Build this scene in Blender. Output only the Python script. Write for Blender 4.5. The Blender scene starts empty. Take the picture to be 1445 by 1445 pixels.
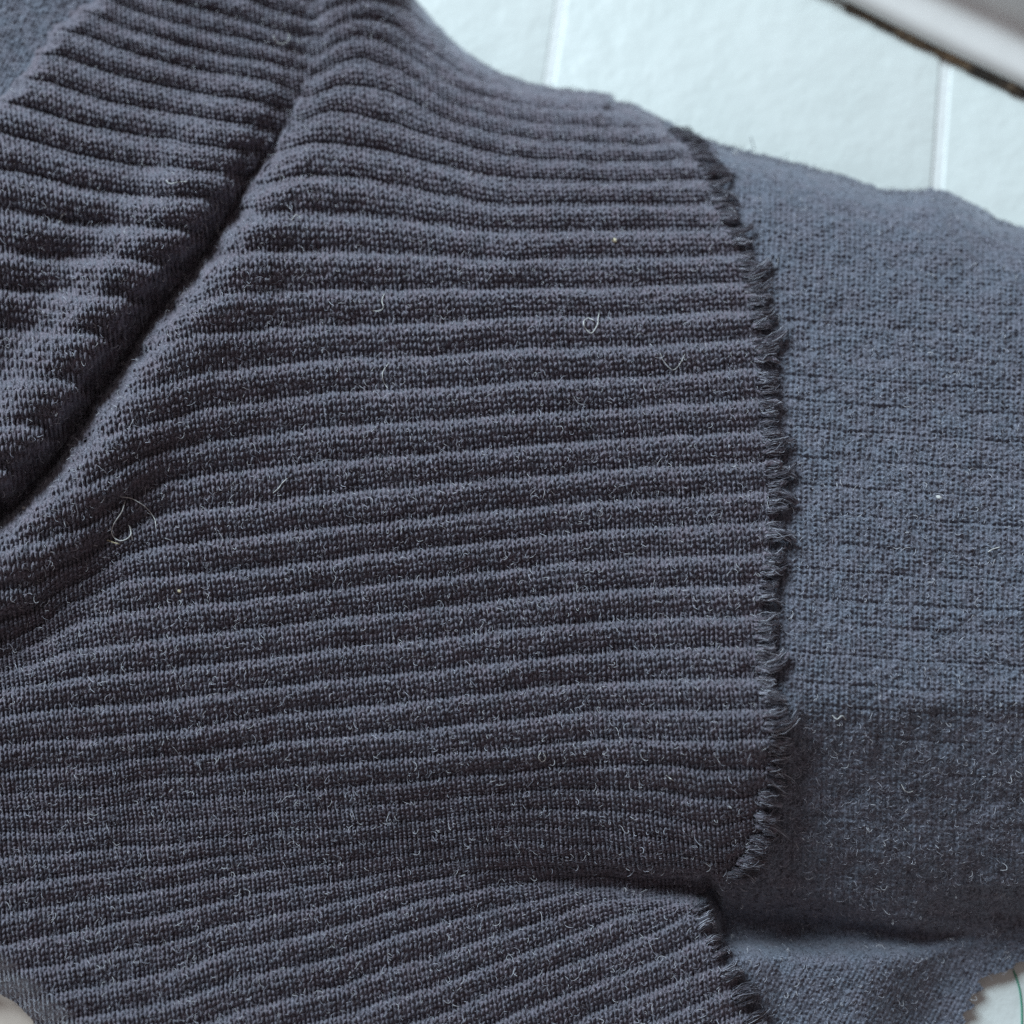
import bpy, bmesh, math, random
import numpy as np
from mathutils import Vector, Matrix

rng = np.random.default_rng(11)
random.seed(11)
scene = bpy.context.scene
COL = scene.collection

# ------------------------------------------------------------------ camera
# lengths are written in "u": one u is one pixel of the photograph at the focused part of the cloth
U = 7.6e-5                       # metres per u (a 3.3 mm rib is about 43 u)
RES = 1445.0
FOV = math.radians(42.0)
DIST = (RES / 2) / math.tan(FOV / 2)
TILT = math.radians(14.0)
FLOOR_Z = -290.0

cam_pos = np.array([0.0, -DIST * math.sin(TILT), DIST * math.cos(TILT)])
cd = bpy.data.cameras.new("camera")
cd.sensor_fit = 'HORIZONTAL'
cd.angle = FOV
cd.clip_start = 0.005
cd.clip_end = 20.0
cd.dof.use_dof = True
cd.dof.focus_distance = (DIST - 2) * U
cd.dof.aperture_fstop = (cd.lens / 1000.0) / (50 * U)   # entrance pupil about 3 mm, as a phone has
camera = bpy.data.objects.new("camera", cd)
camera.location = Vector(cam_pos * U)
camera.rotation_euler = (TILT, 0, 0)
COL.objects.link(camera)
scene.camera = camera

R_RIGHT = np.array([1.0, 0, 0])
R_UP = np.array([0.0, math.cos(TILT), math.sin(TILT)])
R_FWD = np.array([0.0, math.sin(TILT), -math.cos(TILT)])

def at(px, py, z):
    """point (in u) on the view ray through photo pixel (px, py) at height z"""
    px = np.asarray(px, float); py = np.asarray(py, float); z = np.asarray(z, float)
    a = (px - RES / 2) / DIST
    b = (RES / 2 - py) / DIST
    d = R_FWD + a[..., None] * R_RIGHT + b[..., None] * R_UP
    t = (z - cam_pos[2]) / d[..., 2]
    return cam_pos + d * t[..., None]

# ------------------------------------------------------------------ light
world = bpy.data.worlds.new("World")
scene.world = world
world.use_nodes = True
wb = world.node_tree.nodes["Background"]
wb.inputs[0].default_value = (1.0, 0.85, 0.84, 1)     # dim bounce of a room
wb.inputs[1].default_value = 0.20

ld = bpy.data.lights.new("window_light", 'AREA')
ld.shape = 'RECTANGLE'
ld.size, ld.size_y = 0.42, 0.42
ld.energy = 14.6
ld.color = (0.74, 0.90, 1.0)
lamp = bpy.data.objects.new("window_light", ld)
LDIR = Vector((-0.46, 0.64, 0.63)).normalized()
lamp.location = LDIR * 0.95
lamp.rotation_euler = (-LDIR).to_track_quat('-Z', 'Y').to_euler()
COL.objects.link(lamp)

scene.view_settings.view_transform = 'Standard'
scene.view_settings.look = 'None'
scene.view_settings.exposure = 0.0
scene.view_settings.gamma = 1.0
scene.render.engine = 'CYCLES'
scene.cycles.use_denoising = False
scene.cycles.max_bounces = 6

# ------------------------------------------------------------------ helpers
def link(ob, parent=None):
    COL.objects.link(ob)
    if parent is not None:
        ob.parent = parent
        ob.location = -Vector(parent.location)
    return ob

def thing(name, label, cat, loc_u, group=None):
    o = bpy.data.objects.new(name, None)
    o.location = Vector(np.asarray(loc_u) * U)
    o.empty_display_size = 0.005
    o["label"] = label; o["category"] = cat
    if group: o["group"] = group
    COL.objects.link(o)
    bpy.context.view_layer.update()
    return o

def tag(o, label, cat, group=None):
    o["label"] = label; o["category"] = cat
    if group: o["group"] = group
    return o

def mesh_from(name, co, faces, mat, smooth=True):
    """co in u (N,3), faces (M,4) or list"""
    me = bpy.data.meshes.new(name)
    co = np.ascontiguousarray(co * U, dtype=np.float32)
    if isinstance(faces, np.ndarray):
        n = len(faces); k = faces.shape[1]
        me.vertices.add(len(co)); me.vertices.foreach_set("co", co.ravel())
        me.loops.add(n * k); me.loops.foreach_set("vertex_index", faces.ravel().astype(np.int32))
        me.polygons.add(n)
        me.polygons.foreach_set("loop_start", (np.arange(n) * k).astype(np.int32))
        me.update(calc_edges=True); me.validate()
    else:
        me.from_pydata([tuple(map(float, c)) for c in co], [], faces); me.update()
    if smooth:
        me.polygons.foreach_set("use_smooth", np.ones(len(me.polygons), dtype=bool))
    me.materials.append(mat)
    return me

def sstep(a, b, x):
    t = np.clip((x - a) / (b - a), 0, 1)
    return t * t * (3 - 2 * t)

def curve1(x, xs, ys):
    """smooth 1-D interpolation (monotone cubic)"""
    xs = np.asarray(xs, float); ys = np.asarray(ys, float)
    d = np.diff(ys) / np.diff(xs)
    m = np.zeros_like(ys)
    m[1:-1] = np.where(d[:-1] * d[1:] > 0, 2 * d[:-1] * d[1:] / (d[:-1] + d[1:] + 1e-12), 0)
    x = np.clip(x, xs[0], xs[-1])
    i = np.clip(np.searchsorted(xs, x) - 1, 0, len(xs) - 2)
    h = xs[i + 1] - xs[i]; t = (x - xs[i]) / h
    return ((2*t**3 - 3*t**2 + 1) * ys[i] + (t**3 - 2*t**2 + t) * h * m[i]
            + (-2*t**3 + 3*t**2) * ys[i + 1] + (t**3 - t**2) * h * m[i + 1])

_tab = {}
def vnoise(x, y, seed=0):
    """smooth value noise in -1..1"""
    if seed not in _tab:
        _tab[seed] = np.random.default_rng(1000 + seed).uniform(-1, 1, (256, 256))
    T = _tab[seed]
    xi = np.floor(x).astype(int); yi = np.floor(y).astype(int)
    fx = x - xi; fy = y - yi
    fx = fx * fx * (3 - 2 * fx); fy = fy * fy * (3 - 2 * fy)
    a = T[xi & 255, yi & 255]; b = T[(xi + 1) & 255, yi & 255]
    c = T[xi & 255, (yi + 1) & 255]; d = T[(xi + 1) & 255, (yi + 1) & 255]
    return (a * (1 - fx) + b * fx) * (1 - fy) + (c * (1 - fx) + d * fx) * fy

def hashc(i, j, seed=0):
    if ('h', seed) not in _tab:
        _tab[('h', seed)] = np.random.default_rng(2000 + seed).uniform(-1, 1, (512, 512))
    return _tab[('h', seed)][np.asarray(i).astype(int) & 511, np.asarray(j).astype(int) & 511]

def seg_dist(x, y, poly):
    """signed distance to an open polyline (positive on the right / below side) and position along it 0..1"""
    poly = np.asarray(poly, float)
    L = np.hypot(*np.diff(poly, axis=0).T); tot = L.sum(); acc = np.r_[0, np.cumsum(L)]
    best = np.full(np.shape(x), 1e9); sg = np.ones(np.shape(x)); tt = np.zeros(np.shape(x))
    for i in range(len(poly) - 1):
        a = poly[i]; d = (poly[i + 1] - a) / L[i]
        s = np.clip((x - a[0]) * d[0] + (y - a[1]) * d[1], 0, L[i])
        qx = x - a[0] - s * d[0]; qy = y - a[1] - s * d[1]
        r = np.hypot(qx, qy)
        c = d[0] * (y - a[1]) - d[1] * (x - a[0])
        m = r < best
        best = np.where(m, r, best); sg = np.where(m, np.where(c < 0, 1.0, -1.0), sg)
        tt = np.where(m, (acc[i] + s) / tot, tt)
    return best * sg, tt

def inside(x, y, poly):
    poly = np.asarray(poly, float); r = np.zeros(np.shape(x), bool)
    j = len(poly) - 1
    for i in range(len(poly)):
        xi, yi = poly[i]; xj, yj = poly[j]
        c = ((yi > y) != (yj > y)) & (x < (xj - xi) * (y - yi) / ((yj - yi) + 1e-12) + xi)
        r ^= c; j = i
    return r

# ------------------------------------------------------------------ materials
def new_mat(name):
    m = bpy.data.materials.new(name); m.use_nodes = True
    nt = m.node_tree; b = nt.nodes["Principled BSDF"]
    return m, nt, b

def wool(name, c1, c2, sheen, fleck=0.35):
    m, nt, b = new_mat(name)
    N = nt.nodes.new; Lk = nt.links.new
    tc = N("ShaderNodeTexCoord")
    n1 = N("ShaderNodeTexNoise"); n1.inputs["Scale"].default_value = 5200; n1.inputs["Detail"].default_value = 3
    n2 = N("ShaderNodeTexNoise"); n2.inputs["Scale"].default_value = 420; n2.inputs["Detail"].default_value = 2
    Lk(tc.outputs["Object"], n1.inputs["Vector"]); Lk(tc.outputs["Object"], n2.inputs["Vector"])
    r1 = N("ShaderNodeValToRGB")
    r1.color_ramp.elements[0].position = 0.32; r1.color_ramp.elements[0].color = (*c1, 1)
    r1.color_ramp.elements[1].position = 0.72; r1.color_ramp.elements[1].color = (*c2, 1)
    Lk(n1.outputs["Fac"], r1.inputs["Fac"])
    r2 = N("ShaderNodeValToRGB")            # brownish and plum dyed fibres mixed into the yarn
    e = r2.color_ramp.elements
    e[0].position = 0.38; e[0].color = (1.16, 0.95, 0.97, 1)
    e[1].position = 0.62; e[1].color = (0.95, 1.0, 1.05, 1)
    Lk(n2.outputs["Fac"], r2.inputs["Fac"])
    mx = N("ShaderNodeMix"); mx.data_type = 'RGBA'; mx.blend_type = 'MULTIPLY'
    mx.inputs["Factor"].default_value = fleck
    Lk(r1.outputs["Color"], mx.inputs["A"]); Lk(r2.outputs["Color"], mx.inputs["B"])
    Lk(mx.outputs["Result"], b.inputs["Base Color"])
    b.inputs["Roughness"].default_value = 0.85
    b.inputs["Specular IOR Level"].default_value = 0.20
    b.inputs["Sheen Weight"].default_value = sheen
    b.inputs["Sheen Roughness"].default_value = 0.45
    b.inputs["Sheen Tint"].default_value = (0.80, 0.88, 1.0, 1)
    bp = N("ShaderNodeBump"); bp.inputs["Strength"].default_value = 0.5
    bp.inputs["Distance"].default_value = 1.2 * U
    n3 = N("ShaderNodeTexNoise"); n3.inputs["Scale"].default_value = 9000; n3.inputs["Detail"].default_value = 2
    Lk(tc.outputs["Object"], n3.inputs["Vector"]); Lk(n3.outputs["Fac"], bp.inputs["Height"])
    Lk(bp.outputs["Normal"], b.inputs["Normal"])
    return m

def fibre_mat(name, col, rough=0.6):
    m, nt, b = new_mat(name)
    b.inputs["Base Color"].default_value = (*col, 1)
    b.inputs["Roughness"].default_value = rough
    b.inputs["Specular IOR Level"].default_value = 0.35
    return m

M_RIB = wool("charcoal_wool", (0.030, 0.0275, 0.035), (0.268, 0.249, 0.298), 0.45)
M_PLAIN = wool("plain_charcoal_wool", (0.050, 0.055, 0.070), (0.222, 0.240, 0.296), 0.50)
M_FUZZ = fibre_mat("wool_fuzz", (0.105, 0.105, 0.120))
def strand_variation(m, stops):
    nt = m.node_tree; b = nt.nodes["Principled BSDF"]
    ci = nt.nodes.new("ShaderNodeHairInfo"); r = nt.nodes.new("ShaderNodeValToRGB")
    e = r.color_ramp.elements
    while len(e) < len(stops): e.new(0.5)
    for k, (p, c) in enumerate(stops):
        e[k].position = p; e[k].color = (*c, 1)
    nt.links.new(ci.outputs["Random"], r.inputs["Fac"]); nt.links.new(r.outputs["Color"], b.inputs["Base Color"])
strand_variation(M_FUZZ, [(0.0, (.034, .033, .044)), (.45, (.10, .099, .125)), (.60, (.125, .105, .112)), (.78, (.21, .215, .26)), (1.0, (.58, .60, .68))])  # brightest strands: glints of light put into the fibre colour
M_STRAY = fibre_mat("stray_fibre", (0.55, 0.56, 0.60))  # pale colour stands for loose fibres catching the light
M_LINT = fibre_mat("white_lint", (0.62, 0.63, 0.62))
M_STRAW = fibre_mat("straw_lint", (0.72, 0.66, 0.46))
M_GREEN = fibre_mat("green_thread", (0.07, 0.30, 0.20))

# ------------------------------------------------------------------ rib guide lines (photo pixels)
G_R = {
 -11: [(560,-12),(600,15),(640,45)],
 -10: [(454,32),(492,12),(529,10),(566,22),(604,55),(640,78),(690,103)],
 -9: [(454,60),(492,35),(529,37),(579,62),(640,105),(700,125),(800,140),(860,139)],
 -8: [(449,87),(480,65),(529,67),(579,87),(640,131),(700,146),(800,162),(900,165)],
 -7: [(434,120),(480,97),(517,100),(579,120),(640,155),(700,171),(775,183),(875,187),(940,187)],
 -6: [(430,149),(467,135),(517,140),(579,154),(640,182),(700,198),(800,207),(950,208)],
 -5: [(417,184),(454,174),(504,179),(579,197),(640,213),(700,226),(775,234),(960,235)],
 -4: [(380,234),(430,217),(467,219),(529,227),(640,252),(700,263),(825,264),(1000,264)],
 -3: [(342,281),(405,264),(454,263),(529,269),(640,291),(700,299),(1000,299)],
 -2: [(317,324),(380,316),(454,316),(529,319),(640,330),(700,337),(875,334),(1000,333),(1060,333)],
 -1: [(262,405),(299,377),(330,370),(480,365),(640,372),(700,374),(825,374),(1050,367)],
 0: [(224,449),(274,432),(305,430),(405,422),(505,420),(640,417),(700,416),(850,415),(1060,407)],
 1: [(175,525),(237,492),(280,484),(355,477),(455,469),(640,462),(700,457),(800,454),(1060,447)],
 2: [(140,578),(175,562),(249,549),(280,539),(405,522),(480,516),(640,509),(800,500),(960,493),(1060,487)],
 3: [(75,662),(107,640),(150,627),(224,606),(280,588),(355,577),(480,562),(640,554),(800,545),(960,536),(1060,528)],
 4: [(0,747),(37,722),(100,700),(169,675),(225,645),(280,635),(360,625),(480,610),(640,600),(800,588),(960,578),(1060,574)],
 5: [(0,785),(62,769),(137,748),(199,705),(250,685),(360,672),(400,666),(480,659),(640,646),(800,633),(960,623),(1060,618)],
 6: [(0,840),(62,832),(130,792),(212,742),(250,731),(360,721),(400,714),(480,704),(640,690),(800,676),(960,665),(1060,660)],
 7: [(0,886),(60,868),(120,825),(175,789),(250,776),(360,764),(480,752),(640,735),(800,719),(960,709),(1060,704)],
 8: [(0,915),(45,893),(87,856),(150,834),(225,824),(360,812),(480,796),(640,778),(800,761),(960,751),(1060,746)],
 9: [(0,933),(40,915),(75,899),(150,879),(250,864),(360,852),(480,837),(640,819),(800,802),(960,793),(1060,790)],
 10: [(0,950),(75,935),(175,919),(250,905),(360,896),(480,879),(640,862),(800,844),(960,837),(1060,834)],
 11: [(0,980),(90,968),(180,958),(360,938),(480,923),(640,906),(800,888),(960,880),(1060,877)],
 12: [(0,1020),(150,1002),(400,976),(640,951),(800,932),(960,925),(1060,922)],
 13: [(0,1060),(154,1049),(246,1038),(339,1023),(400,1015),(640,992),(800,973),(960,966),(1060,964)],
 14: [(0,1098),(138,1089),(277,1071),(400,1051),(554,1040),(677,1026),(800,1014),(960,1011),(1060,1009),(1100,1007)],
 15: [(0,1128),(140,1118),(215,1104),(400,1092),(569,1077),(708,1065),(800,1055),(960,1053),(1060,1052),(1100,1050)],
 16: [(0,1151),(200,1139),(308,1131),(400,1123),(585,1108),(708,1098),(800,1089),(960,1088),(1100,1090)],
 17: [(0,1179),(170,1168),(308,1160),(400,1149),(600,1135),(800,1117),(920,1122),(1046,1132)],
 18: [(0,1219),(123,1208),(231,1200),(339,1188),(445,1178),(600,1163),(800,1146),(920,1155),(1031,1166)],
 19: [(0,1256),(123,1240),(215,1228),(308,1212),(400,1203),(600,1187),(800,1174),(900,1183),(1015,1200)],
 20: [(0,1299),(123,1277),(262,1256),(370,1234),(445,1224),(600,1206),(800,1199),(900,1208),(1010,1222)],
 21: [(0,1342),(108,1323),(185,1305),(308,1277),(445,1254),(600,1222),(700,1213),(800,1214),(900,1224),(1000,1234)],
 22: [(0,1382),(123,1360),(231,1339),(339,1311),(445,1286),(554,1258),(677,1234),(800,1228),(900,1236),(1000,1243)],
 23: [(0,1422),(138,1400),(215,1382),(339,1342),(445,1323),(585,1279),(689,1256),(770,1243),(845,1238),(950,1246)],
 24: [(120,1442),(300,1403),(445,1366),(585,1320),(677,1296),(770,1274),(845,1252),(930,1251)],
 25: [(280,1456),(400,1419),(492,1397),(615,1360),(708,1326),(800,1293),(892,1266),(960,1257)],
 26: [(450,1448),(554,1413),(677,1373),(770,1342),(845,1314),(900,1297),(985,1273)],
 27: [(560,1462),(700,1405),(800,1368),(877,1341),(954,1312),(1010,1292)],
 28: [(690,1456),(800,1410),(908,1370),(997,1340)],
 29: [(800,1455),(831,1441),(923,1404),(1031,1366)],
 30: [(939,1442),(1046,1400)],
 31: [(980,1470),(1070,1431)],
}
G_L = {
 -11: [(340,-30),(400,0)],
 -10: [(287,-4),(360,15),(415,33)],
 -9: [(200,2),(274,22),(360,42),(430,58)],
 -8: [(125,0),(162,15),(224,35),(300,57),(360,68),(430,84)],
 -7: [(75,22),(112,25),(150,40),(212,60),(274,77),(360,92),(425,111)],
 -6: [(50,57),(87,57),(137,72),(200,92),(274,110),(360,120),(412,138)],
 -5: [(25,92),(62,90),(125,110),(175,125),(250,139),(330,152),(400,166)],
 -4: [(7,120),(50,125),(112,145),(175,160),(237,172),(310,184),(385,196)],
 -3: [(0,160),(50,172),(112,192),(200,207),(260,214),(311,222),(365,226)],
 -2: [(0,207),(50,217),(125,237),(224,250),(300,252),(348,266)],
 -1: [(0,257),(75,271),(150,284),(217,296),(262,289),(320,306)],
 0: [(0,312),(75,327),(162,332),(225,330),(285,346)],
 1: [(0,365),(115,375),(174,377),(256,394)],
 2: [(0,420),(75,424),(107,431),(175,430),(220,446)],
 3: [(0,474),(75,485),(125,482),(180,500)],
 4: [(0,552),(62,546),(110,556),(150,575)],
 5: [(0,614),(60,614),(105,632)],
 6: [(-30,668),(30,680)],
}

def tps(G, lam):
    P = np.array([(x, y) for k in G for (x, y) in G[k]], float) / 200.0
    v = np.array([k for k in G for _ in G[k]], float)
    n = len(P)
    r2 = ((P[:, None] - P[None]) ** 2).sum(-1)
    K = 0.5 * r2 * np.log(r2 + 1e-12) + lam * np.eye(n)
    A = np.zeros((n + 3, n + 3)); A[:n, :n] = K
    Q = np.c_[np.ones(n), P]; A[:n, n:] = Q; A[n:, :n] = Q.T
    w = np.linalg.solve(A, np.r_[v, 0, 0, 0])
    def f(x, y):
        X = np.stack([x, y], -1).reshape(-1, 2) / 200.0
        out = np.empty(len(X))
        for s in range(0, len(X), 20000):
            c = X[s:s + 20000]
            q = ((c[:, None] - P[None]) ** 2).sum(-1)
            out[s:s + 20000] = (0.5 * q * np.log(q + 1e-12)) @ w[:n] + w[n] + c @ w[n + 1:]
        return out.reshape(np.shape(x))
    return f

CG0, CGS, CGN = -120.0, 8.0, 215
_cg = CG0 + CGS * np.arange(CGN)
_cx, _cy = np.meshgrid(_cg, _cg)
PHI_R_T = tps(G_R, 0.02)(_cx, _cy)
PHI_L_T = tps(G_L, 0.02)(_cx, _cy)

def samp(T, x, y):
    """Catmull-Rom sampling of a coarse table"""
    gx = np.clip((x - CG0) / CGS, 1, CGN - 3.001); gy = np.clip((y - CG0) / CGS, 1, CGN - 3.001)
    ix = np.floor(gx).astype(int); iy = np.floor(gy).astype(int); fx = gx - ix; fy = gy - iy
    def w(t): return (-.5*t+t*t-.5*t**3, 1-2.5*t*t+1.5*t**3, .5*t+2*t*t-1.5*t**3, -.5*t*t+.5*t**3)
    wx = w(fx); wy = w(fy); r = 0
    for j in range(4):
        row = 0
        for i in range(4):
            row = row + wx[i] * T[iy + j - 1, ix + i - 1]
        r = r + wy[j] * row
    return r

BROW = [(470,-60),(452,0),(447,60),(437,115),(418,160),(392,205),(362,250),(330,303),(296,358),(262,405),(219,452),(174,520),(140,566),(105,625),(72,664),(32,712),(0,738),(-60,785)]

def brow(x, y):
    d, t = seg_dist(x, y, BROW)
    return d, t

def phi(x, y):
    d, t = brow(x, y)
    w = sstep(-10, 3, d + 2.0 * vnoise(x / 9, y / 9, 40))
    return samp(PHI_L_T, x, y) * (1 - w) + samp(PHI_R_T, x, y) * w

# ------------------------------------------------------------------ lie of the cloth (height in u above the middle of the cloth)
CUT = [(178,940),(188,962),(205,985),(250,1008),(290,1022),(330,1042),(375,1056),(420,1070),(470,1078),(520,1082),(570,1088),(620,1090),(680,1098),(720,1098),(790,1092),(850,1083),(900,1080),(960,1082),(1005,1092),(1050,1098),(1090,1098),(1130,1084),(1170,1080),(1205,1068),(1232,1046),(1252,1006),(1264,984),(1285,992),(1310,1004),(1360,1030),(1400,1050),(1450,1074),(1500,1100)]
CUT_Y = [c[0] for c in CUT]; CUT_X = [c[1] for c in CUT]
def cut_x(y):
    return np.interp(y, [-100] + CUT_Y, [900] + CUT_X)

SIL_R = [(560,-60),(588,0),(612,27),(640,56),(665,77),(700,99),(740,114),(790,124),(830,127),(862,132),(868,141),(897,147),(925,162),(950,173),(972,186),(1000,200),(1030,206)]
SIL_P = [(930,170),(985,192),(1030,206),(1100,223),(1170,241),(1210,253),(1250,267),(1290,268),(1315,265),(1345,272),(1380,290),(1410,309),(1445,321),(1520,345),(1620,372)]
SIL = SIL_R[:-2] + SIL_P[1:]
def sil_y(x):
    return np.interp(x, [p[0] for p in SIL], [p[1] for p in SIL])

PINK = [(1620,1345),(1500,1352),(1445,1357),(1436,1360),(1424,1370),(1408,1374),(1394,1378),(1385,1380),(1381,1386),(1388,1393),(1385,1400),(1374,1404),(1369,1411),(1376,1418),(1372,1425),(1361,1428),(1358,1436),(1364,1442),(1358,1450),(1346,1456),(1350,1470),(1335,1500),(1320,1620),(1700,1620),(1700,1352)]

def base(x, y):
    # distance below the far outline of the cloth: it rolls over and drops to the tiles there
    ds, _ = seg_dist(x, y, [(530,-120)] + SIL)
    ds = np.where(y > np.interp(x, [530] + [p[0] for p in SIL], [-120] + [p[1] for p in SIL]), np.abs(ds), -np.abs(ds))
    ds = np.where(x < 530, np.abs(ds), ds)
    z = curve1(ds, [-5, 0, 12, 35, 90, 200, 400, 640], [-245, -205, -130, -84, -52, -28, -8, 0])
    # the long diagonal fold on the left
    d, t = brow(x, y)
    d = d + 5 * vnoise(x / 21, y / 21, 41) + 3 * vnoise(x / 8, y / 8, 42)
    amp = curve1(t, [0, .12, .22, .40, .55, 1.0], [.4, .14, .3, .78, 1.0, 1.12])
    f = curve1(d, [-240, -150, -88, -48, -20, -7, 8, 24, 46, 130, 240], [0, -10, 24, 12, -40, -62, -22, 10, 22, 4, 0])
    z = z + f * amp
    # second soft hollow beside the fold
    d2, t2 = seg_dist(x, y, [(330,560),(235,690),(150,800),(85,870),(0,935),(-80,985)])
    z = z - 20 * np.exp(-(d2 / 42) ** 2) * sstep(0.02, .45, t2)
    d3, t3 = seg_dist(x, y, [(510,-60),(508,60),(505,170),(470,300)])
    z = z + 16 * np.exp(-(d3 / 60) ** 2) * (1 - t3)
    d4, t4 = seg_dist(x, y, [(-40,520),(60,420),(120,300),(150,120),(150,-40)])
    z = z - 8 * np.exp(-(d4 / 70) ** 2)
    wl = 1 - sstep(820, 1120, x)
    z = z - 74 * wl * curve1(y, [-100, 420, 560, 1150, 1290, 1600], [0, 0, .09, .93, 1.0, 1.0]) - 34 * sstep(420, 0, y) ** 1.3 * sstep(0, 500, x + 350)  # tilt added to the cloth so its middle catches less light
    # roll-over towards the lower layer
    A = np.interp(x, [-50, 0, 400, 700, 900, 1000, 1100, 1500], [20, 22, 40, 72, 106, 136, 196, 206])
    y0 = np.interp(x, [-50, 0, 400, 800, 1000, 1085, 1130, 1500], [930, 945, 1040, 1058, 1045, 1035, 985, 975])
    y0 = y0 + 9 * vnoise(x / 55, x * 0 + .7, 43) + 4 * vnoise(x / 17, x * 0 + 2.7, 44)
    y1 = np.interp(x, [-50, 0, 400, 800, 1000, 1085, 1500], [1190, 1190, 1240, 1246, 1256, 1276, 1310])
    tt = np.clip((y - y0) / (y1 - y0), 0, 1.0)
    prof = curve1(tt, [0, .12, .35, .7, .92, 1.0], [0, .085, .29, .64, .92, 1.0])
    z = z - A * prof
    # crease under the roll
    ccy = np.interp(x, [600, 800, 1000, 1020, 1150, 1300, 1420], [1236, 1240, 1254, 1304, 1312, 1324, 1322])
    cw = np.interp(x, [600, 800, 990, 1020, 1150, 1300, 1400], [14, 18, 18, 33, 29, 18, 4])
    cd_ = np.interp(x, [640, 820, 980, 1020, 1300, 1400], [0, 12, 36, 80, 60, 0])
    z = z - cd_ * np.exp(-np.abs((y - ccy) / cw) ** 2.6)
    # lower layer falls towards the near edge
    z = z - 22 * sstep(1360, 1500, y) * sstep(900, 1300, x)
    z = z + 6 * sstep(1318, 1350, y) * sstep(990, 1030, x) * sstep(1420, 1330, x)
    # soft unevenness
    z = z + 5 * vnoise(x / 140 + 3, y / 120, 1) + 2.2 * vnoise(x / 48, y / 45 + 7, 2)
    # near corners: the edges hang down
    dp, _ = seg_dist(x, y, PINK[:-3])
    z = np.where(y > 1250, z + (FLOOR_Z + 13 - z) * sstep(150, 4, np.abs(dp)) , z)
    dc = (x * 0.86 + (y - 1408) * -0.98)
    z = np.where(x < 200, z + (FLOOR_Z + 24 - z) * sstep(70, -6, dc), z)
    return np.where(z < FLOOR_Z + 40, FLOOR_Z + 8 + 32 * np.exp(np.minimum(0, (z - FLOOR_Z - 40)) / 32), z)

def stitch(c, r, seed, jit=0.35):
    """interlocking V stitches: two leaning legs per stitch; 0..1"""
    fr = c
    side = np.mod(np.floor(fr), 2.0); f = fr - np.floor(fr); ci = np.floor(c / 2)
    lean = np.where(side > 0, 1.0, -1.0) * (f - 0.5) * 0.55
    rr = r + lean + 0.18 * hashc(ci * 2 + side, np.floor(r), seed)
    ri = np.floor(rr); g = rr - ri
    h = np.sin(np.pi * np.clip(f, 0, 1)) ** 1.25 * np.sin(np.pi * np.clip(g, 0, 1)) ** 0.9
    return h * (1 + jit * hashc(ci * 2 + side, ri, seed + 1))

def rib_profile(p, rise, power):
    """plump ridge with a narrow groove; the steep, light-catching side faces the far edge"""
    q = np.mod(p + rise * 0.85, 1.0)
    w = np.where(q < rise, 0.5 * q / rise, 0.5 + 0.5 * (q - rise) / (1 - rise))
    return np.sin(np.pi * w) ** power

RIB_H = 9.8
def ribbed_surface(x, y):
    p = phi(x, y)
    B = base(x, y)
    wob = 0.035 * vnoise(x / 30, p * 2.0, 5) + 0.03 * vnoise(x / 11, p * 3.1, 6)
    g = np.hypot(phi(x + 3, y) - p, phi(x, y + 3) - p) / 3.0
    amp = RIB_H * np.clip(1.0 / (g + 1e-6) / 40.0, .2, 1.15) * (1 + 0.45 * sstep(520, 260, y)) * (1 + 0.18 * vnoise(x / 60, p * 0.9, 7))
    # flatter where the cloth is stretched over the roll
    amp = amp * (1 - 0.45 * np.exp(-((y - np.interp(x, [0, 450, 900], [1120, 1165, 1190])) / 60) ** 2))
    rise = 0.30 + 0.16 * sstep(430, 150, y)
    dl, _ = brow(x, y)
    amp = amp * (1 + 0.28 * sstep(-20, -60, dl))
    z = B + 8 + amp * rib_profile(p + wob, rise, 0.85 + 0.38 * sstep(200, 480, y))
    c = (x - 0.10 * (y - 700)) / 6.5 + 0.25 * vnoise(x / 40, y / 40, 8)
    r = (p + wob) * 5.0
    s = stitch(c, r, 10)
    z = z + 8.0 * s + 0.9 * vnoise(x / 2.6, y / 2.6, 12) + 0.8 * vnoise(x / 6, y / 6, 13)
    fc = np.abs(c - np.round(c))
    z = z - 6.0 * np.exp(-(fc / 0.19) ** 2) * np.exp(-((np.mod(p + wob + 0.5, 1.0) - 0.42) / 0.20) ** 2)
    # bead row along the crest
    q = np.mod(p + wob + 0.5, 1.0) - 0.5
    bead = np.exp(-((q + 0.0) / 0.085) ** 2) * np.abs(np.cos(np.pi * c)) ** 1.2
    z = z + 3.6 * bead
    # thickness runs out at the cut edge
    e = edge_x(y, p, x) - x
    z = z - (z - B) * (0.42 * sstep(46, 0, e) + 0.22 * sstep(8, 0, e))
    d6, _ = seg_dist(x, y, LEFT_END)
    d6 = d6 - 6 - 4 * np.cos(2 * np.pi * (p - 0.1)) - 3 * vnoise(x / 9, y / 9, 22)
    z = z - (z - B + 3) * sstep(26, 0, d6) 
    return z, p

LEFT_END = [(180,-70),(120,-8),(72,24),(48,60),(22,96),(-5,125),(-60,170),(-140,240)]

def edge_x(y, p, x):
    q = np.mod(p, 1.0)
    return cut_x(y) + 2.5 * np.cos(2 * np.pi * (q - 0.15)) + 5 * vnoise(y / 7.0, 0 * y + 3.3, 20) + 3 * vnoise(y / 2.3, 0 * y + 9.3, 21)

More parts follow.
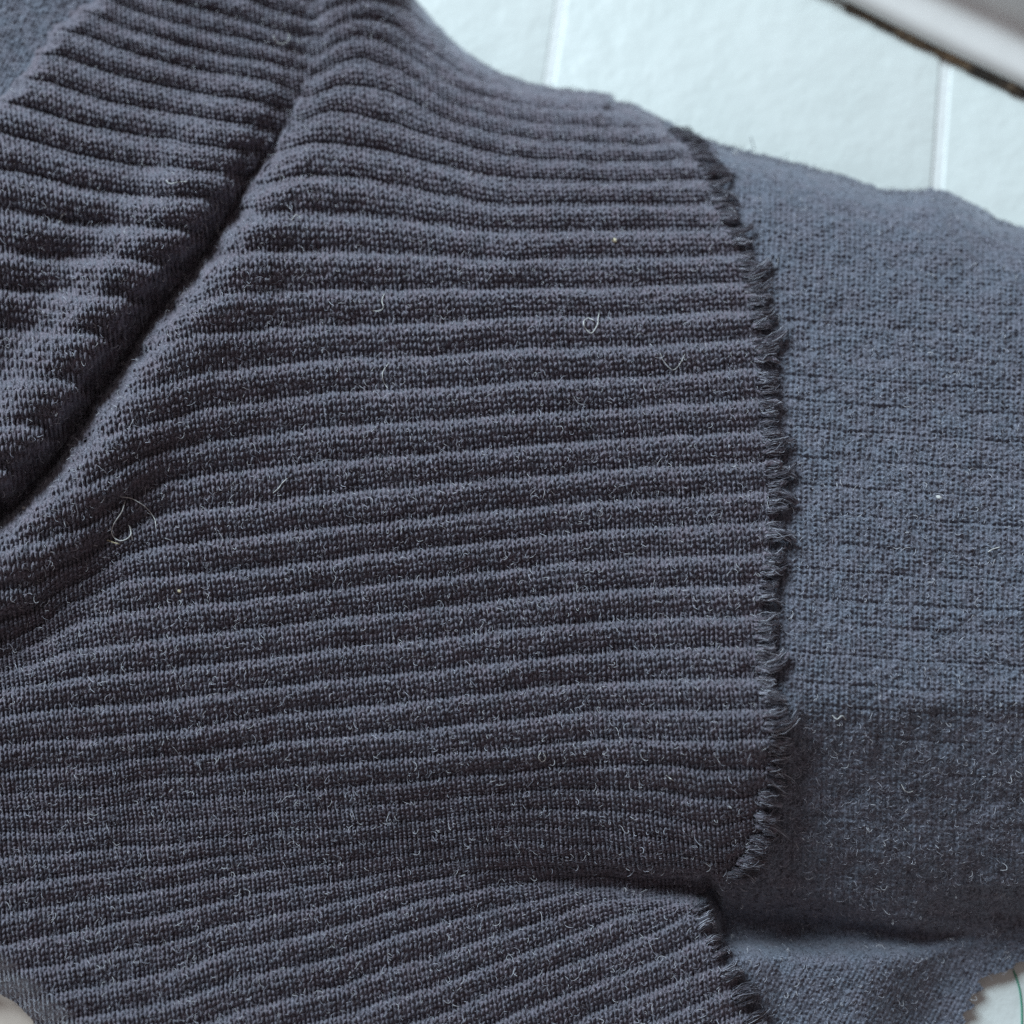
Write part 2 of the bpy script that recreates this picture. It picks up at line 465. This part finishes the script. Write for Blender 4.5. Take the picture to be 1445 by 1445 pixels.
def plain_surface(x, y):
    B = base(x, y)
    w = 3.0 * vnoise(x / 90, y / 60, 30) + 1.2 * vnoise(x / 25, y / 25, 31)
    c = (x + 0.02 * y + w) / 7.4
    yy = y - 0.085 * (x - 1100) + 0.00005 * (x - 1100) ** 2
    low = sstep(1325, 1345, y)
    c = c * (1 - low) + low * (x * 0.85 + y * 0.45) / 6.4
    yy2 = yy + 1.5 * vnoise(x / 35, y / 16, 32)
    r = yy2 / 6.6
    r = r * (1 - low) + low * (y * 0.9 - x * 0.35) / 6.6
    fade = 1 - 0.5 * sstep(985, 1040, y) * (1 - low) - 0.35 * low
    fade = fade * (1 - 0.5 * sstep(330, 250, y - 0.25 * (x - 1150)))
    z = B + 4.4 * fade * stitch(c, r, 33, 0.5)
    g = np.mod(yy2 / 39.0 + 0.12 * hashc(np.floor(yy2 / 39.0), 0 * x, 34), 1.0) - 0.5
    brk = 0.5 + 0.5 * vnoise(x / 50, yy / 39.0, 35)
    z = z - 2.8 * np.exp(-(g / 0.06) ** 2) * fade * (1 - low) * np.clip(brk + 0.35, 0.35, 1.1) * sstep(300, 480, y)
    z = z + 1.3 * vnoise(x / 5, y / 5, 36) + 0.8 * vnoise(x / 2.5, y / 2.5, 37) + 2.0 * vnoise(x / 17, y / 15, 38) * (1 - .4 * low)
    return z

# ------------------------------------------------------------------ floor of white tiles
def tile_mat():
    m, nt, b = new_mat("white_tile_glaze")
    N = nt.nodes.new; Lk = nt.links.new
    tc = N("ShaderNodeTexCoord")
    n = N("ShaderNodeTexNoise"); n.inputs["Scale"].default_value = 250; n.inputs["Detail"].default_value = 4
    n.inputs["Roughness"].default_value = 0.6
    n2 = N("ShaderNodeTexNoise"); n2.inputs["Scale"].default_value = 60; n2.inputs["Detail"].default_value = 3
    Lk(tc.outputs["Object"], n.inputs["Vector"]); Lk(tc.outputs["Object"], n2.inputs["Vector"])
    r = N("ShaderNodeValToRGB")
    r.color_ramp.elements[0].position = 0.3; r.color_ramp.elements[0].color = (0.66, 0.71, 0.69, 1)
    r.color_ramp.elements[1].position = 0.7; r.color_ramp.elements[1].color = (0.72, 0.765, 0.745, 1)
    Lk(n2.outputs["Fac"], r.inputs["Fac"]); Lk(r.outputs["Color"], b.inputs["Base Color"])
    b.inputs["Roughness"].default_value = 0.42
    bp = N("ShaderNodeBump"); bp.inputs["Strength"].default_value = 0.33; bp.inputs["Distance"].default_value = 0.0008
    Lk(n.outputs["Fac"], bp.inputs["Height"]); Lk(bp.outputs["Normal"], b.inputs["Normal"])
    return m
M_TILE = tile_mat()
M_GROUT, _nt, _b = new_mat("pale_grout")
_b.inputs["Base Color"].default_value = (0.76, 0.78, 0.77, 1); _b.inputs["Roughness"].default_value = 0.9
_n = _nt.nodes.new("ShaderNodeTexNoise"); _n.inputs["Scale"].default_value = 900
_bp = _nt.nodes.new("ShaderNodeBump"); _bp.inputs["Strength"].default_value = 0.5; _bp.inputs["Distance"].default_value = 0.0003
_tc = _nt.nodes.new("ShaderNodeTexCoord"); _nt.links.new(_tc.outputs["Object"], _n.inputs["Vector"])
_nt.links.new(_n.outputs["Fac"], _bp.inputs["Height"]); _nt.links.new(_bp.outputs["Normal"], _b.inputs["Normal"])

def build_floor():
    s = 2600.0
    co = np.array([(-s, -s, FLOOR_Z - 2.4), (s, -s, FLOOR_Z - 2.4), (s, s, FLOOR_Z - 2.4), (-s, s, FLOOR_Z - 2.4)])
    fl = bpy.data.objects.new("floor", mesh_from("floor", co, np.array([[0, 1, 2, 3]]), M_GROUT, False))
    fl["kind"] = "structure"
    COL.objects.link(fl)
    a = at(783, 60, FLOOR_Z); b = at(1326, 210, FLOOR_Z)
    ang = -math.radians(8.0)
    ex = np.array([math.cos(ang), math.sin(ang), 0]); ey = np.array([-math.sin(ang), math.cos(ang), 0])
    pitch = float(np.dot(b - a, ex)); gap = 17.0
    length = pitch * 2.6
    def tile_mesh(w, h):
        bm = bmesh.new()
        bmesh.ops.create_cube(bm, size=1.0)
        bmesh.ops.scale(bm, vec=(w * U, h * U, 16 * U), verts=bm.verts)
        bmesh.ops.bevel(bm, geom=list(bm.edges), offset=5 * U, segments=3, profile=0.6, affect='EDGES')
        for f in bm.faces: f.smooth = True
        me = bpy.data.meshes.new("tile"); bm.to_mesh(me); bm.free(); me.materials.append(M_TILE)
        return me
    me = tile_mesh(pitch - gap, length - gap)
    r0 = np.dot(at(900, 640, FLOOR_Z), ey)
    for i in range(-2, 4):
        for j in range(-1, 2):
            off = 0.0
            c = a + ex * (pitch * (i + 0.5)) + ey * ((r0 - np.dot(a, ey)) + length * (j + 0.5) + off)
            c = np.array([c[0], c[1], FLOOR_Z - 8 + rng.uniform(-.7, .7)])
            o = bpy.data.objects.new("tile", me); o.parent = fl
            o.location = Vector(c * U)
            o.rotation_euler = (rng.uniform(-.004, .004), rng.uniform(-.004, .004), ang + rng.uniform(-.006, .006))
            COL.objects.link(o)
build_floor()

# ------------------------------------------------------------------ white board along the wall (top right)
def build_board():
    M_BOARD, nt, b = new_mat("off_white_board_paint")
    N = nt.nodes.new; Lk = nt.links.new
    tc = N("ShaderNodeTexCoord"); n = N("ShaderNodeTexNoise"); n.inputs["Scale"].default_value = 90; n.inputs["Detail"].default_value = 4
    Lk(tc.outputs["Object"], n.inputs["Vector"])
    r = N("ShaderNodeValToRGB")
    r.color_ramp.elements[0].position = .3; r.color_ramp.elements[0].color = (.68, .66, .64, 1)
    r.color_ramp.elements[1].position = .7; r.color_ramp.elements[1].color = (.80, .78, .76, 1)
    Lk(n.outputs["Fac"], r.inputs["Fac"]); Lk(r.outputs["Color"], b.inputs["Base Color"])
    b.inputs["Roughness"].default_value = .45
    M_GRIME, nt, b = new_mat("brown_grime")
    N = nt.nodes.new; Lk = nt.links.new
    tc = N("ShaderNodeTexCoord"); n = N("ShaderNodeTexNoise"); n.inputs["Scale"].default_value = 260; n.inputs["Detail"].default_value = 5
    Lk(tc.outputs["Object"], n.inputs["Vector"])
    r = N("ShaderNodeValToRGB")
    r.color_ramp.elements[0].position = .35; r.color_ramp.elements[0].color = (.035, .028, .022, 1)
    r.color_ramp.elements[1].position = .65; r.color_ramp.elements[1].color = (.20, .13, .075, 1)
    Lk(n.outputs["Fac"], r.inputs["Fac"]); Lk(r.outputs["Color"], b.inputs["Base Color"])
    b.inputs["Roughness"].default_value = .8
    p0 = at(1150, -8, FLOOR_Z); p1 = at(1450, 139, FLOOR_Z)
    ex = (p1 - p0); Ln = np.linalg.norm(ex); ex = ex / Ln
    ey = np.array([-ex[1], ex[0], 0])
    if ey[1] < 0: ey = -ey
    root = thing("skirting_board", "off-white painted board with a brown grimy lower edge at the back of the white tiles", "skirting", p0 + ex * Ln / 2)
    # profile across the board: (distance back, height above the tiles)
    prof = [(10, 8), (4, 14), (1, 20), (3, 28), (10, 36), (22, 40), (60, 42), (80, 43), (86, 52), (90, 74), (92, 120), (96, 126), (900, 130), (900, -5), (14, -5)]
    n = 60; s = np.linspace(-900, Ln + 1300, n)
    co = []; 
    for k in range(n):
        w = 1.2 * math.sin(k * .7) 
        for (d, h) in prof:
            co.append(p0 + ex * s[k] + ey * (d + (w if d < 20 else 0)) + np.array([0, 0, h]))
    m = len(prof); fs = []
    for k in range(n - 1):
        for j in range(m):
            fs.append((k * m + j, (k + 1) * m + j, (k + 1) * m + (j + 1) % m, k * m + (j + 1) % m))
    fs.append(tuple(range(m))); fs.append(tuple((n - 1) * m + j for j in reversed(range(m))))
    o = link(bpy.data.objects.new("board", mesh_from("board", np.array(co), fs, M_BOARD)), root)
    # uneven dirty sealant bead along the base
    co = []; fs = []; n = 150; s = np.linspace(60, Ln + 500, n); K = 8
    for k in range(n):
        r = 9 + 4 * vnoise(np.array(s[k] / 26), np.array(.5), 60) + 3 * vnoise(np.array(s[k] / 9), np.array(1.5), 61)
        for q in range(K):
            a = 2 * math.pi * q / K
            co.append(p0 + ex * s[k] + ey * (1 + math.cos(a) * r * .8 + 2 * vnoise(np.array(s[k] / 40), np.array(2.5), 62)) + np.array([0, 0, 6 + math.sin(a) * r]))
    for k in range(n - 1):
        for q in range(K):
            fs.append((k * K + q, k * K + (q + 1) % K, (k + 1) * K + (q + 1) % K, (k + 1) * K + q))
    link(bpy.data.objects.new("sealant_bead", mesh_from("sealant_bead", np.array(co), fs, M_GRIME)), root)
build_board()

# ------------------------------------------------------------------ cloth meshes
def grid(x0, x1, dx, y0, y1, dy):
    xs = np.arange(x0, x1, dx); ys = np.arange(y0, y1, dy)
    X, Y = np.meshgrid(xs, ys)
    return X, Y

def faces_of(mask_v, nx, ny):
    idx = np.arange(nx * ny).reshape(ny, nx)
    ok = mask_v[:-1, :-1] & mask_v[1:, :-1] & mask_v[:-1, 1:] & mask_v[1:, 1:]
    f = np.stack([idx[1:, :-1], idx[1:, 1:], idx[:-1, 1:], idx[:-1, :-1]], -1)
    return f, ok

def compact(co, f):
    u, inv = np.unique(f.ravel(), return_inverse=True)
    return co[u], inv.reshape(f.shape)

def normals_of(co):
    dx = np.gradient(co, axis=1); dy = np.gradient(co, axis=0)
    n = np.cross(dx, -dy)
    return n / (np.linalg.norm(n, axis=-1, keepdims=True) + 1e-12)

# --- ribbed cloth
X, Y = grid(-105, 1130, 1.15, -46, 1560, 1.45)
ny, nx = X.shape
Z, PH = ribbed_surface(X, Y)
CO = at(X, Y, Z)
CORNER_BL = [(-160,1380),(-60,1392),(0,1404),(22,1416),(45,1440),(75,1500),(90,1600),(-160,1600)]
mask = X < edge_x(Y, PH, X)
mask &= (Y > sil_y(X) + 1.5 * vnoise(X / 6, Y * 0, 50)) | (X < 530)
d6, _ = seg_dist(X, Y, LEFT_END)
mask &= d6 > 0
mask &= ~inside(X, Y, CORNER_BL)
F, OK = faces_of(mask, nx, ny)
ribbed = thing("ribbed_knit", "charcoal ribbed knit cloth with a frayed cut edge, folded and lying over the plain knit", "knit fabric", at(500, 800, FLOOR_Z))
phc = (PH[:-1, :-1] + PH[1:, 1:]) / 2
rid = np.floor(phc + 0.30).astype(int)
COf = CO.reshape(-1, 3)
ribs = {}
for k in range(rid[OK].min(), rid[OK].max() + 1):
    sel = OK & (rid == k)
    if sel.sum() < 60: 
        continue
    c, f = compact(COf, F[sel])
    ribs[k] = link(bpy.data.objects.new("rib", mesh_from("rib", c, f, M_RIB)), ribbed)
NRM = normals_of(CO)

# --- plain cloth
PX, PY = grid(880, 1590, 1.5, 130, 1560, 1.5)
PZ = plain_surface(PX, PY)
PCO = at(PX, PY, PZ)
jx = PX + 1.5 * vnoise(PX / 4, PY / 4, 51); jy = PY + 1.5 * vnoise(PX / 4, PY / 4, 52)
pmask = (PY > sil_y(PX) + 1.8 * vnoise(PX / 5, PY * 0, 53)) & ~inside(jx, jy, PINK)
pmask &= PX > cut_x(PY) - 45
pF, pOK = faces_of(pmask, PX.shape[1], PX.shape[0])
plain = thing("plain_knit", "plain charcoal knit cloth with a pinked edge, lying on white tiles beneath the ribbed knit", "knit fabric", at(1250, 800, FLOOR_Z))
c, f = compact(PCO.reshape(-1, 3), pF[pOK])
link(bpy.data.objects.new("knit_face", mesh_from("knit_face", c, f, M_PLAIN)), plain)
PN = normals_of(PCO)
# hidden remainder of the plain cloth below the ribs, and the piece showing in the upper left corner
QX, QY = grid(-105, 190, 1.7, -46, 260, 1.7)
def corner_surface(x, y):
    B = base(x, y)
    return B - 1 + 2.6 * stitch((x + .5 * y) / 6.4, (y - .4 * x) / 6.4, 39, .5) + 1.2 * vnoise(x / 4, y / 4, 36)
QZ = corner_surface(QX, QY); QCO = at(QX, QY, QZ)
d7, _ = seg_dist(QX, QY, LEFT_END)
qF, qOK = faces_of(d7 < 45, QX.shape[1], QX.shape[0])
c, f = compact(QCO.reshape(-1, 3), qF[qOK])
link(bpy.data.objects.new("knit_corner", mesh_from("knit_corner", c, f, M_PLAIN)), plain)
QN = normals_of(QCO)

# ------------------------------------------------------------------ fibres
def hair(name, pts, rad, mat, parent=None, stuff=True):
    """pts (N,P,3) in u, rad (N,P) or scalar in u"""
    n, P = pts.shape[:2]
    hc = bpy.data.hair_curves.new(name)
    hc.add_curves([P] * n)
    hc.attributes["position"].data.foreach_set("vector", np.ascontiguousarray(pts * U, dtype=np.float32).ravel())
    ra = hc.attributes.get("radius") or hc.attributes.new("radius", 'FLOAT', 'POINT')
    ra.data.foreach_set("value", np.ascontiguousarray(np.broadcast_to(rad, (n, P)) * U, dtype=np.float32).ravel())
    hc.materials.append(mat)
    o = bpy.data.objects.new(name, hc)
    if stuff: o["kind"] = "stuff"
    return link(o, parent)

def fuzz(co, nrm, ok_v, n, len_rng, h_rng, P=6, curl=1.2, bias=None, weight=None):
    idx = np.flatnonzero(ok_v.ravel())
    if weight is not None:
        w = weight.ravel()[idx]; w = w / w.sum()
        pick = rng.choice(idx, n, p=w)
    else:
        pick = rng.choice(idx, n)
    p0 = co.reshape(-1, 3)[pick]; nn = nrm.reshape(-1, 3)[pick]
    ang = rng.uniform(0, 2 * np.pi, n) if bias is None else rng.normal(bias, 0.9, n) + np.pi * rng.integers(0, 2, n)
    ref = np.stack([np.cos(ang), np.sin(ang), np.zeros(n)], -1)
    t = ref - nn * (ref * nn).sum(-1, keepdims=True); t /= np.linalg.norm(t, axis=-1, keepdims=True)
    bt = np.cross(nn, t)
    L = rng.uniform(*len_rng, n) * rng.uniform(.5, 1, n); H = rng.uniform(*h_rng, n)
    k0 = rng.normal(0, curl, n); k1 = rng.normal(0, curl * 1.5, n)
    out = np.empty((n, P, 3)); cur = p0.copy(); out[:, 0] = cur
    a = np.zeros(n)
    lift0 = rng.uniform(-.2, .6, n)
    for i in range(1, P):
        s = i / (P - 1)
        a = a + (k0 + k1 * (s - .5) * 2) / (P - 1) + rng.normal(0, .25, n)
        step = L / (P - 1)
        cur = cur + (t * np.cos(a)[:, None] + bt * np.sin(a)[:, None]) * step[:, None]
        hgt = H * (np.sin(np.pi * min(1.0, s * .9)) + lift0 * s)
        out[:, i] = cur + nn * hgt[:, None]
    out[:, 0] -= nn * 1.0
    return out

okv = mask & (np.roll(mask, 3, 1)) & np.roll(mask, -3, 1)
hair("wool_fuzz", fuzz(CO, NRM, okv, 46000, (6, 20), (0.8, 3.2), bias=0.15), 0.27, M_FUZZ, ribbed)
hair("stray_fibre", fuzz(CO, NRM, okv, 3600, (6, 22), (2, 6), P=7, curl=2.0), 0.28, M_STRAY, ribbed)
pv = pmask & (PX > cut_x(PY) - 8)
wgt = 1.0 + 0.5 * sstep(990, 1040, PY) * (1 - sstep(1310, 1340, PY))
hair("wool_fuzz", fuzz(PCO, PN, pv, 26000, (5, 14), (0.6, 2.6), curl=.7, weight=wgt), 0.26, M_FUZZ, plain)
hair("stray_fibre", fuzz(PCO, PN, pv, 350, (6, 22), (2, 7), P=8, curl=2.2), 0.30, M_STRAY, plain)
qv = (d7 < 2) 
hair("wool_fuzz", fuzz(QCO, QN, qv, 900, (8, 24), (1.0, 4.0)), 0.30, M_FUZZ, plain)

# halo of short fibres standing off the far outline
def halo(x0, x1, n, parent):
    xs = rng.uniform(x0, x1, n); ys = sil_y(xs) + rng.uniform(1, 9, n)
    z = base(xs, ys) + 6
    p = at(xs, ys, z); P = 5
    out = np.empty((n, P, 3)); L = rng.uniform(4, 13, n) * rng.uniform(.2, 1, n) * (.6 + .5 * vnoise(xs / 30, xs * 0, 70))
    d = np.stack([rng.normal(0, .8, n), np.ones(n), rng.normal(.35, .4, n)], -1); d /= np.linalg.norm(d, axis=-1, keepdims=True)
    b = np.stack([rng.normal(0, 1, n), rng.normal(0, .4, n), rng.normal(0, .4, n)], -1)
    for i in range(P):
        s = i / (P - 1)
        out[:, i] = p + d * (L * s)[:, None] + b * (L * .35 * s * s)[:, None]
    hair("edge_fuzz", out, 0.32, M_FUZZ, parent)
halo(590, 1000, 800, ribbed)
halo(985, 1450, 900, plain)

# ------------------------------------------------------------------ frayed tufts at the rib ends
def catmull(P, n):
    P = np.asarray(P, float); P = np.vstack([2 * P[0] - P[1], P, 2 * P[-1] - P[-2]])
    out = []
    seg = len(P) - 3
    for s in np.linspace(0, seg - 1e-6, n):
        i = int(s); t = s - i
        a, b, c, d = P[i:i + 4]
        out.append(.5 * ((2*b) + (-a + c)*t + (2*a - 5*b + 4*c - d)*t*t + (-a + 3*b - 3*c + d)*t**3))
    return np.array(out)

def tube(path, rad, sides=8):
    n = len(path); T = np.gradient(path, axis=0); T /= np.linalg.norm(T, axis=1, keepdims=True)
    up = np.array([0, 0, 1.0]); co = []
    for i in range(n):
        s = np.cross(T[i], up); s /= np.linalg.norm(s) + 1e-9; v = np.cross(s, T[i])
        for q in range(sides):
            a = 2 * math.pi * q / sides
            co.append(path[i] + (s * math.cos(a) + v * math.sin(a)) * rad[i])
    f = []
    for i in range(n - 1):
        for q in range(sides):
            f.append((i * sides + q, i * sides + (q + 1) % sides, (i + 1) * sides + (q + 1) % sides, (i + 1) * sides + q))
    f.append(tuple(reversed(range(sides)))); f.append(tuple((n - 1) * sides + q for q in range(sides)))
    return np.array(co), f

ys_e = np.linspace(182, 1470, 2600)
xs_e = cut_x(ys_e)
ph_e = phi(xs_e - 6, ys_e)
strands = []
for k, rob in ribs.items():
    hit = np.flatnonzero((ph_e > k - 0.16) & (ph_e < k + 0.70))
    if len(hit) == 0: continue
    low = ys_e[hit].mean() > 1262
    for q in range(random.choice((3, 4, 4)) if not low else 3):
        i = hit[int(len(hit) * (0.06 + 0.25 * q + random.uniform(-.08, .08))) % len(hit)]
        x0, y0 = xs_e[i], ys_e[i]
        if 1236 < y0 < 1275 : continue
        slope = -0.02 if y0 < 1050 else (0.16 if y0 < 1262 else -0.45)
        out_len = random.choice((random.uniform(2, 10), random.uniform(4, 16), random.uniform(12, 28))) * (.55 if low else 1)
        bend = random.uniform(-20, 18) if y0 > 225 else random.uniform(2, 12)
        pts2 = []
        for s in (-16, -6, 3, 4 + out_len * .55, 4 + out_len):
            u = max(0, s) / 30
            pts2.append((x0 + s, y0 + slope * s + bend * u * u * 1.2 + random.uniform(-1.5, 1.5)))
        P3 = []
        for j, (a, b) in enumerate(pts2):
            zb = float(base(np.array(a), np.array(b)))
            zz = zb + (14, 16, 16, 13, 8)[j] + random.uniform(-1.5, 4)
            P3.append(at(a, b, zz))
        path = catmull(P3, 13)
        r0 = random.uniform(1.8, 5.0) * (.8 if low else 1)
        ss = np.linspace(0, 1, 13)
        rad = r0 * np.interp(ss, [0, .25, .7, .92, 1], [.5, .95, 1, .75, .3]) * (1 + .18 * rng.uniform(-1, 1, 13))
        co, f = tube(path, rad)
        co = co + rng.normal(0, .9, co.shape)
        ob = bpy.data.objects.new("frayed_tuft", mesh_from("frayed_tuft", co, f, M_RIB))
        COL.objects.link(ob); ob.parent = rob
        # loose strands running along the tuft
        for w in range(26):
            a0 = random.uniform(0, 2 * math.pi); rr = random.uniform(.8, 2.0) * r0
            s0 = random.uniform(0, .35); s1 = random.uniform(.75, 1.0)
            tt = np.linspace(s0, s1, 8) * 12
            lo = np.floor(tt).astype(int).clip(0, 11); fr = tt - lo
            c = path[lo] * (1 - fr)[:, None] + path[lo + 1] * fr[:, None]
            twist = a0 + np.linspace(0, random.uniform(-1.6, 1.6), 8)
            c = c + np.stack([0 * twist, np.cos(twist) * rr, np.abs(np.sin(twist)) * rr], -1) * np.linspace(1, random.uniform(.5, 1.5), 8)[:, None]
            ext = (path[-1] - path[-4]); ext /= np.linalg.norm(ext) + 1e-9
            e = random.uniform(0, 9) if random.random() < .5 else 0
            c[-1] += ext * e; c[-2] += ext * e * .5
            c += np.cumsum(rng.normal(0, .75, c.shape), axis=0) * np.array([.8, 1, .5])
            strands.append(c)
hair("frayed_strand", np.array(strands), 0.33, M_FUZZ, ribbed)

# ------------------------------------------------------------------ lint lying on the cloth (each a thing)
def surf_z(x, y):
    x = np.asarray(x, float); y = np.asarray(y, float)
    on_rib = x < cut_x(y)
    zr, _ = ribbed_surface(x, y); zp = plain_surface(x, y)
    return np.where(on_rib, zr, zp)

def fibre(name, px, label, cat="fibre", mat=None, r=0.62, lift=2.6, floor=False, group=None):
    P = np.array(px, float)
    n = max(14, 5 * len(P))
    P2 = catmull(np.c_[P, np.zeros(len(P))], n)[:, :2] if len(P) > 2 else np.linspace(P[0], P[-1], n)
    if floor: z = np.full(n, FLOOR_Z + lift)
    else:
        z = surf_z(P2[:, 0], P2[:, 1])
        zz = np.convolve(np.r_[z[0], z[0], z, z[-1], z[-1]], np.ones(5) / 5, 'valid')
        z = np.maximum(zz, z * .5 + zz * .5) + lift + 1.2 * np.sin(np.linspace(0, 5, n))
    path = at(P2[:, 0], P2[:, 1], z)
    rad = r * np.interp(np.linspace(0, 1, n), [0, .1, .9, 1], [.6, 1, 1, .5])
    co, f = tube(path, rad, 6)
    base_pt = path.mean(0)
    o = bpy.data.objects.new(name, mesh_from(name, co - base_pt, f, mat or M_LINT))
    o.location = Vector(base_pt * U); COL.objects.link(o)
    return tag(o, label, cat, group)

def speck(px, py, r, label, mat, cat="speck"):
    z = float(surf_z(np.array(float(px)), np.array(float(py)))) + r * .9
    bm = bmesh.new(); bmesh.ops.create_icosphere(bm, subdivisions=2, radius=r * U)
    for v in bm.verts:
        v.co.x *= 1.5 + .5 * random.random(); v.co.y *= .8 + .5 * random.random(); v.co.z *= .7 + .5 * random.random()
    me = bpy.data.meshes.new("lint_speck"); bm.to_mesh(me); bm.free(); me.materials.append(mat)
    o = bpy.data.objects.new("lint_speck", me); o.location = Vector(at(px, py, z) * U); o.rotation_euler = (0, 0, random.uniform(-.6, .6))
    COL.objects.link(o)
    return tag(o, label, cat)

fibre("lint_fibre", [(177,706),(172,722),(162,737),(157.5,749.5),(162,759.5),(172,763),(183,757),(185,746),(181,741)], "pale hooked hair curled like a fishhook on the ribs near the left edge", lift=5, r=.8)
fibre("lint_fibre", [(183,742),(185,752),(187,763)], "short straight pale stub crossing the tip of the hooked hair", lift=5, r=.8)
fibre("lint_fibre", [(169,701),(184,703),(196,709),(207,717),(218,732),(220.5,747)], "faint grey arched hair just right of the hooked hair", lift=5, r=.55)
fibre("lint_fibre", [(151,762),(160,765.5),(169,768)], "cream straw-like splinter lying just below the hooked hair", cat="splinter", mat=M_STRAW, r=1.1)
fibre("lint_fibre", [(846,438),(844,450),(843,458),(835,470),(826,463),(823.7,453.6),(830,449),(838,452)], "white looped fibre with a straight tail on the ribs right of centre top", lift=5, r=.75)
fibre("lint_fibre", [(932,499),(936,509),(949,522),(959,514),(967,499)], "pale V-shaped fibre on the ribs near the frayed edge", r=.6)
fibre("lint_fibre", [(548,513),(540,526),(541.6,539),(548,549)], "white wavy fibre hanging across one rib left of centre", r=.7)
fibre("lint_fibre", [(543,413),(539,424),(541,434),(534,439),(524,438)], "white bent fibre shaped like a hook above the wavy fibre", r=.7)
fibre("lint_fibre", [(1060,193),(1062,202),(1065,212)], "dark hair standing out over the white tiles from the plain knit's far edge", mat=M_FUZZ, r=.8, lift=10)
fibre("lint_fibre", [(386,50),(389,58),(397,62),(406,58),(408,50),(404,42)], "faint curled loop of fibre in the hollow at the top of the ribs", r=.6, lift=5)
fibre("lint_fibre", [(83,314),(86,307),(90,301),(93,303)], "small white fork-like fibre on the ribs at the upper left", r=.8)
fibre("lint_fibre", [(234,254),(240,259),(252,257),(264,256)], "white bent fibre on the crest of the left fold", r=.75)
fibre("lint_fibre", [(385,696),(393,689),(399,681),(408,673)], "white slanting fibre on the ribs right of the hooked hair", r=.7)
fibre("lint_fibre", [(1174,1009),(1181,1015),(1188,1010),(1194,1016)], "white zigzag fibre on the plain knit where it starts to roll under", r=.75)
fibre("lint_fibre", [(1272,1107),(1277,1116),(1283,1118),(1289,1116)], "pale tick-shaped fibre on the shaded roll of the plain knit", r=.6)
fibre("lint_fibre", [(1394,779),(1401,775),(1411,772)], "pinkish white fibre on the plain knit close to the right edge", r=.8)
fibre("lint_fibre", [(940,1094),(945,1098),(951,1102)], "white short fibre on the lowest raised ribs near the frayed edge", r=.7)
fibre("lint_fibre", [(1070,1158),(1079,1166),(1088,1172),(1096,1179)], "white twisted thread end poking out of the frayed edge at its lower corner", r=1.0, lift=6)
fibre("lint_fibre", [(763,1062),(760,1069),(765,1075),(770,1070),(767,1063)], "white small looped fibre on the ribs below the centre", r=.65, lift=4)
fibre("lint_fibre", [(412,310),(418,303),(424,308)], "white arched fibre right of the fold's dark hollow", r=.6, lift=4)
speck(253, 834, 2.4, "tiny cream white speck on the ribs below and right of the hooked hair", M_STRAW)
speck(1078, 1195, 2.8, "bright white speck caught in the lowest frayed tuft of the cut edge", M_STRAW)
speck(867, 339, 2.8, "pale yellow speck on the upper ribs, near the far edge", M_STRAW)
speck(1037, 216, 2.6, "white speck on the plain knit just inside its far edge", M_LINT)
speck(34, 717, 2.0, "white speck on the bright brow of the left fold", M_LINT)
speck(1325, 702, 2.6, "fluffy white speck on the plain knit towards the right edge", M_LINT)

fibre("green_thread", [(1430,1368),(1436,1385),(1440,1402),(1442,1425),(1442,1460)], "thin green thread lying on the white tile beside the pinked cloth edge", cat="thread", mat=M_GREEN, r=1.5, lift=1.6, floor=True)

# ------------------------------------------------------------------ beige block peeping out at the lower left
def build_block():
    M, nt, b = new_mat("beige_wood")
    N = nt.nodes.new; Lk = nt.links.new
    tc = N("ShaderNodeTexCoord"); n = N("ShaderNodeTexNoise"); n.inputs["Scale"].default_value = 200; n.inputs["Detail"].default_value = 3
    Lk(tc.outputs["Object"], n.inputs["Vector"])
    r = N("ShaderNodeValToRGB")
    r.color_ramp.elements[0].color = (.50, .42, .36, 1); r.color_ramp.elements[1].color = (.64, .56, .49, 1)
    Lk(n.outputs["Fac"], r.inputs["Fac"]); Lk(r.outputs["Color"], b.inputs["Base Color"]); b.inputs["Roughness"].default_value = .6
    c = at(-60, 1520, FLOOR_Z + 8)
    bm = bmesh.new(); bmesh.ops.create_cube(bm, size=1)
    bmesh.ops.scale(bm, vec=(330 * U, 260 * U, 14 * U), verts=bm.verts)
    bmesh.ops.bevel(bm, geom=list(bm.edges), offset=4 * U, segments=3, affect='EDGES')
    me = bpy.data.meshes.new("beige_slip"); bm.to_mesh(me); bm.free(); me.materials.append(M)
    o = bpy.data.objects.new("beige_slip", me); o.location = Vector(c * U); o.rotation_euler = (0, 0, math.radians(-8)); COL.objects.link(o)
    tag(o, "pale beige slab peeping out from under the ribbed knit at the lower left corner", "slab")
build_block()
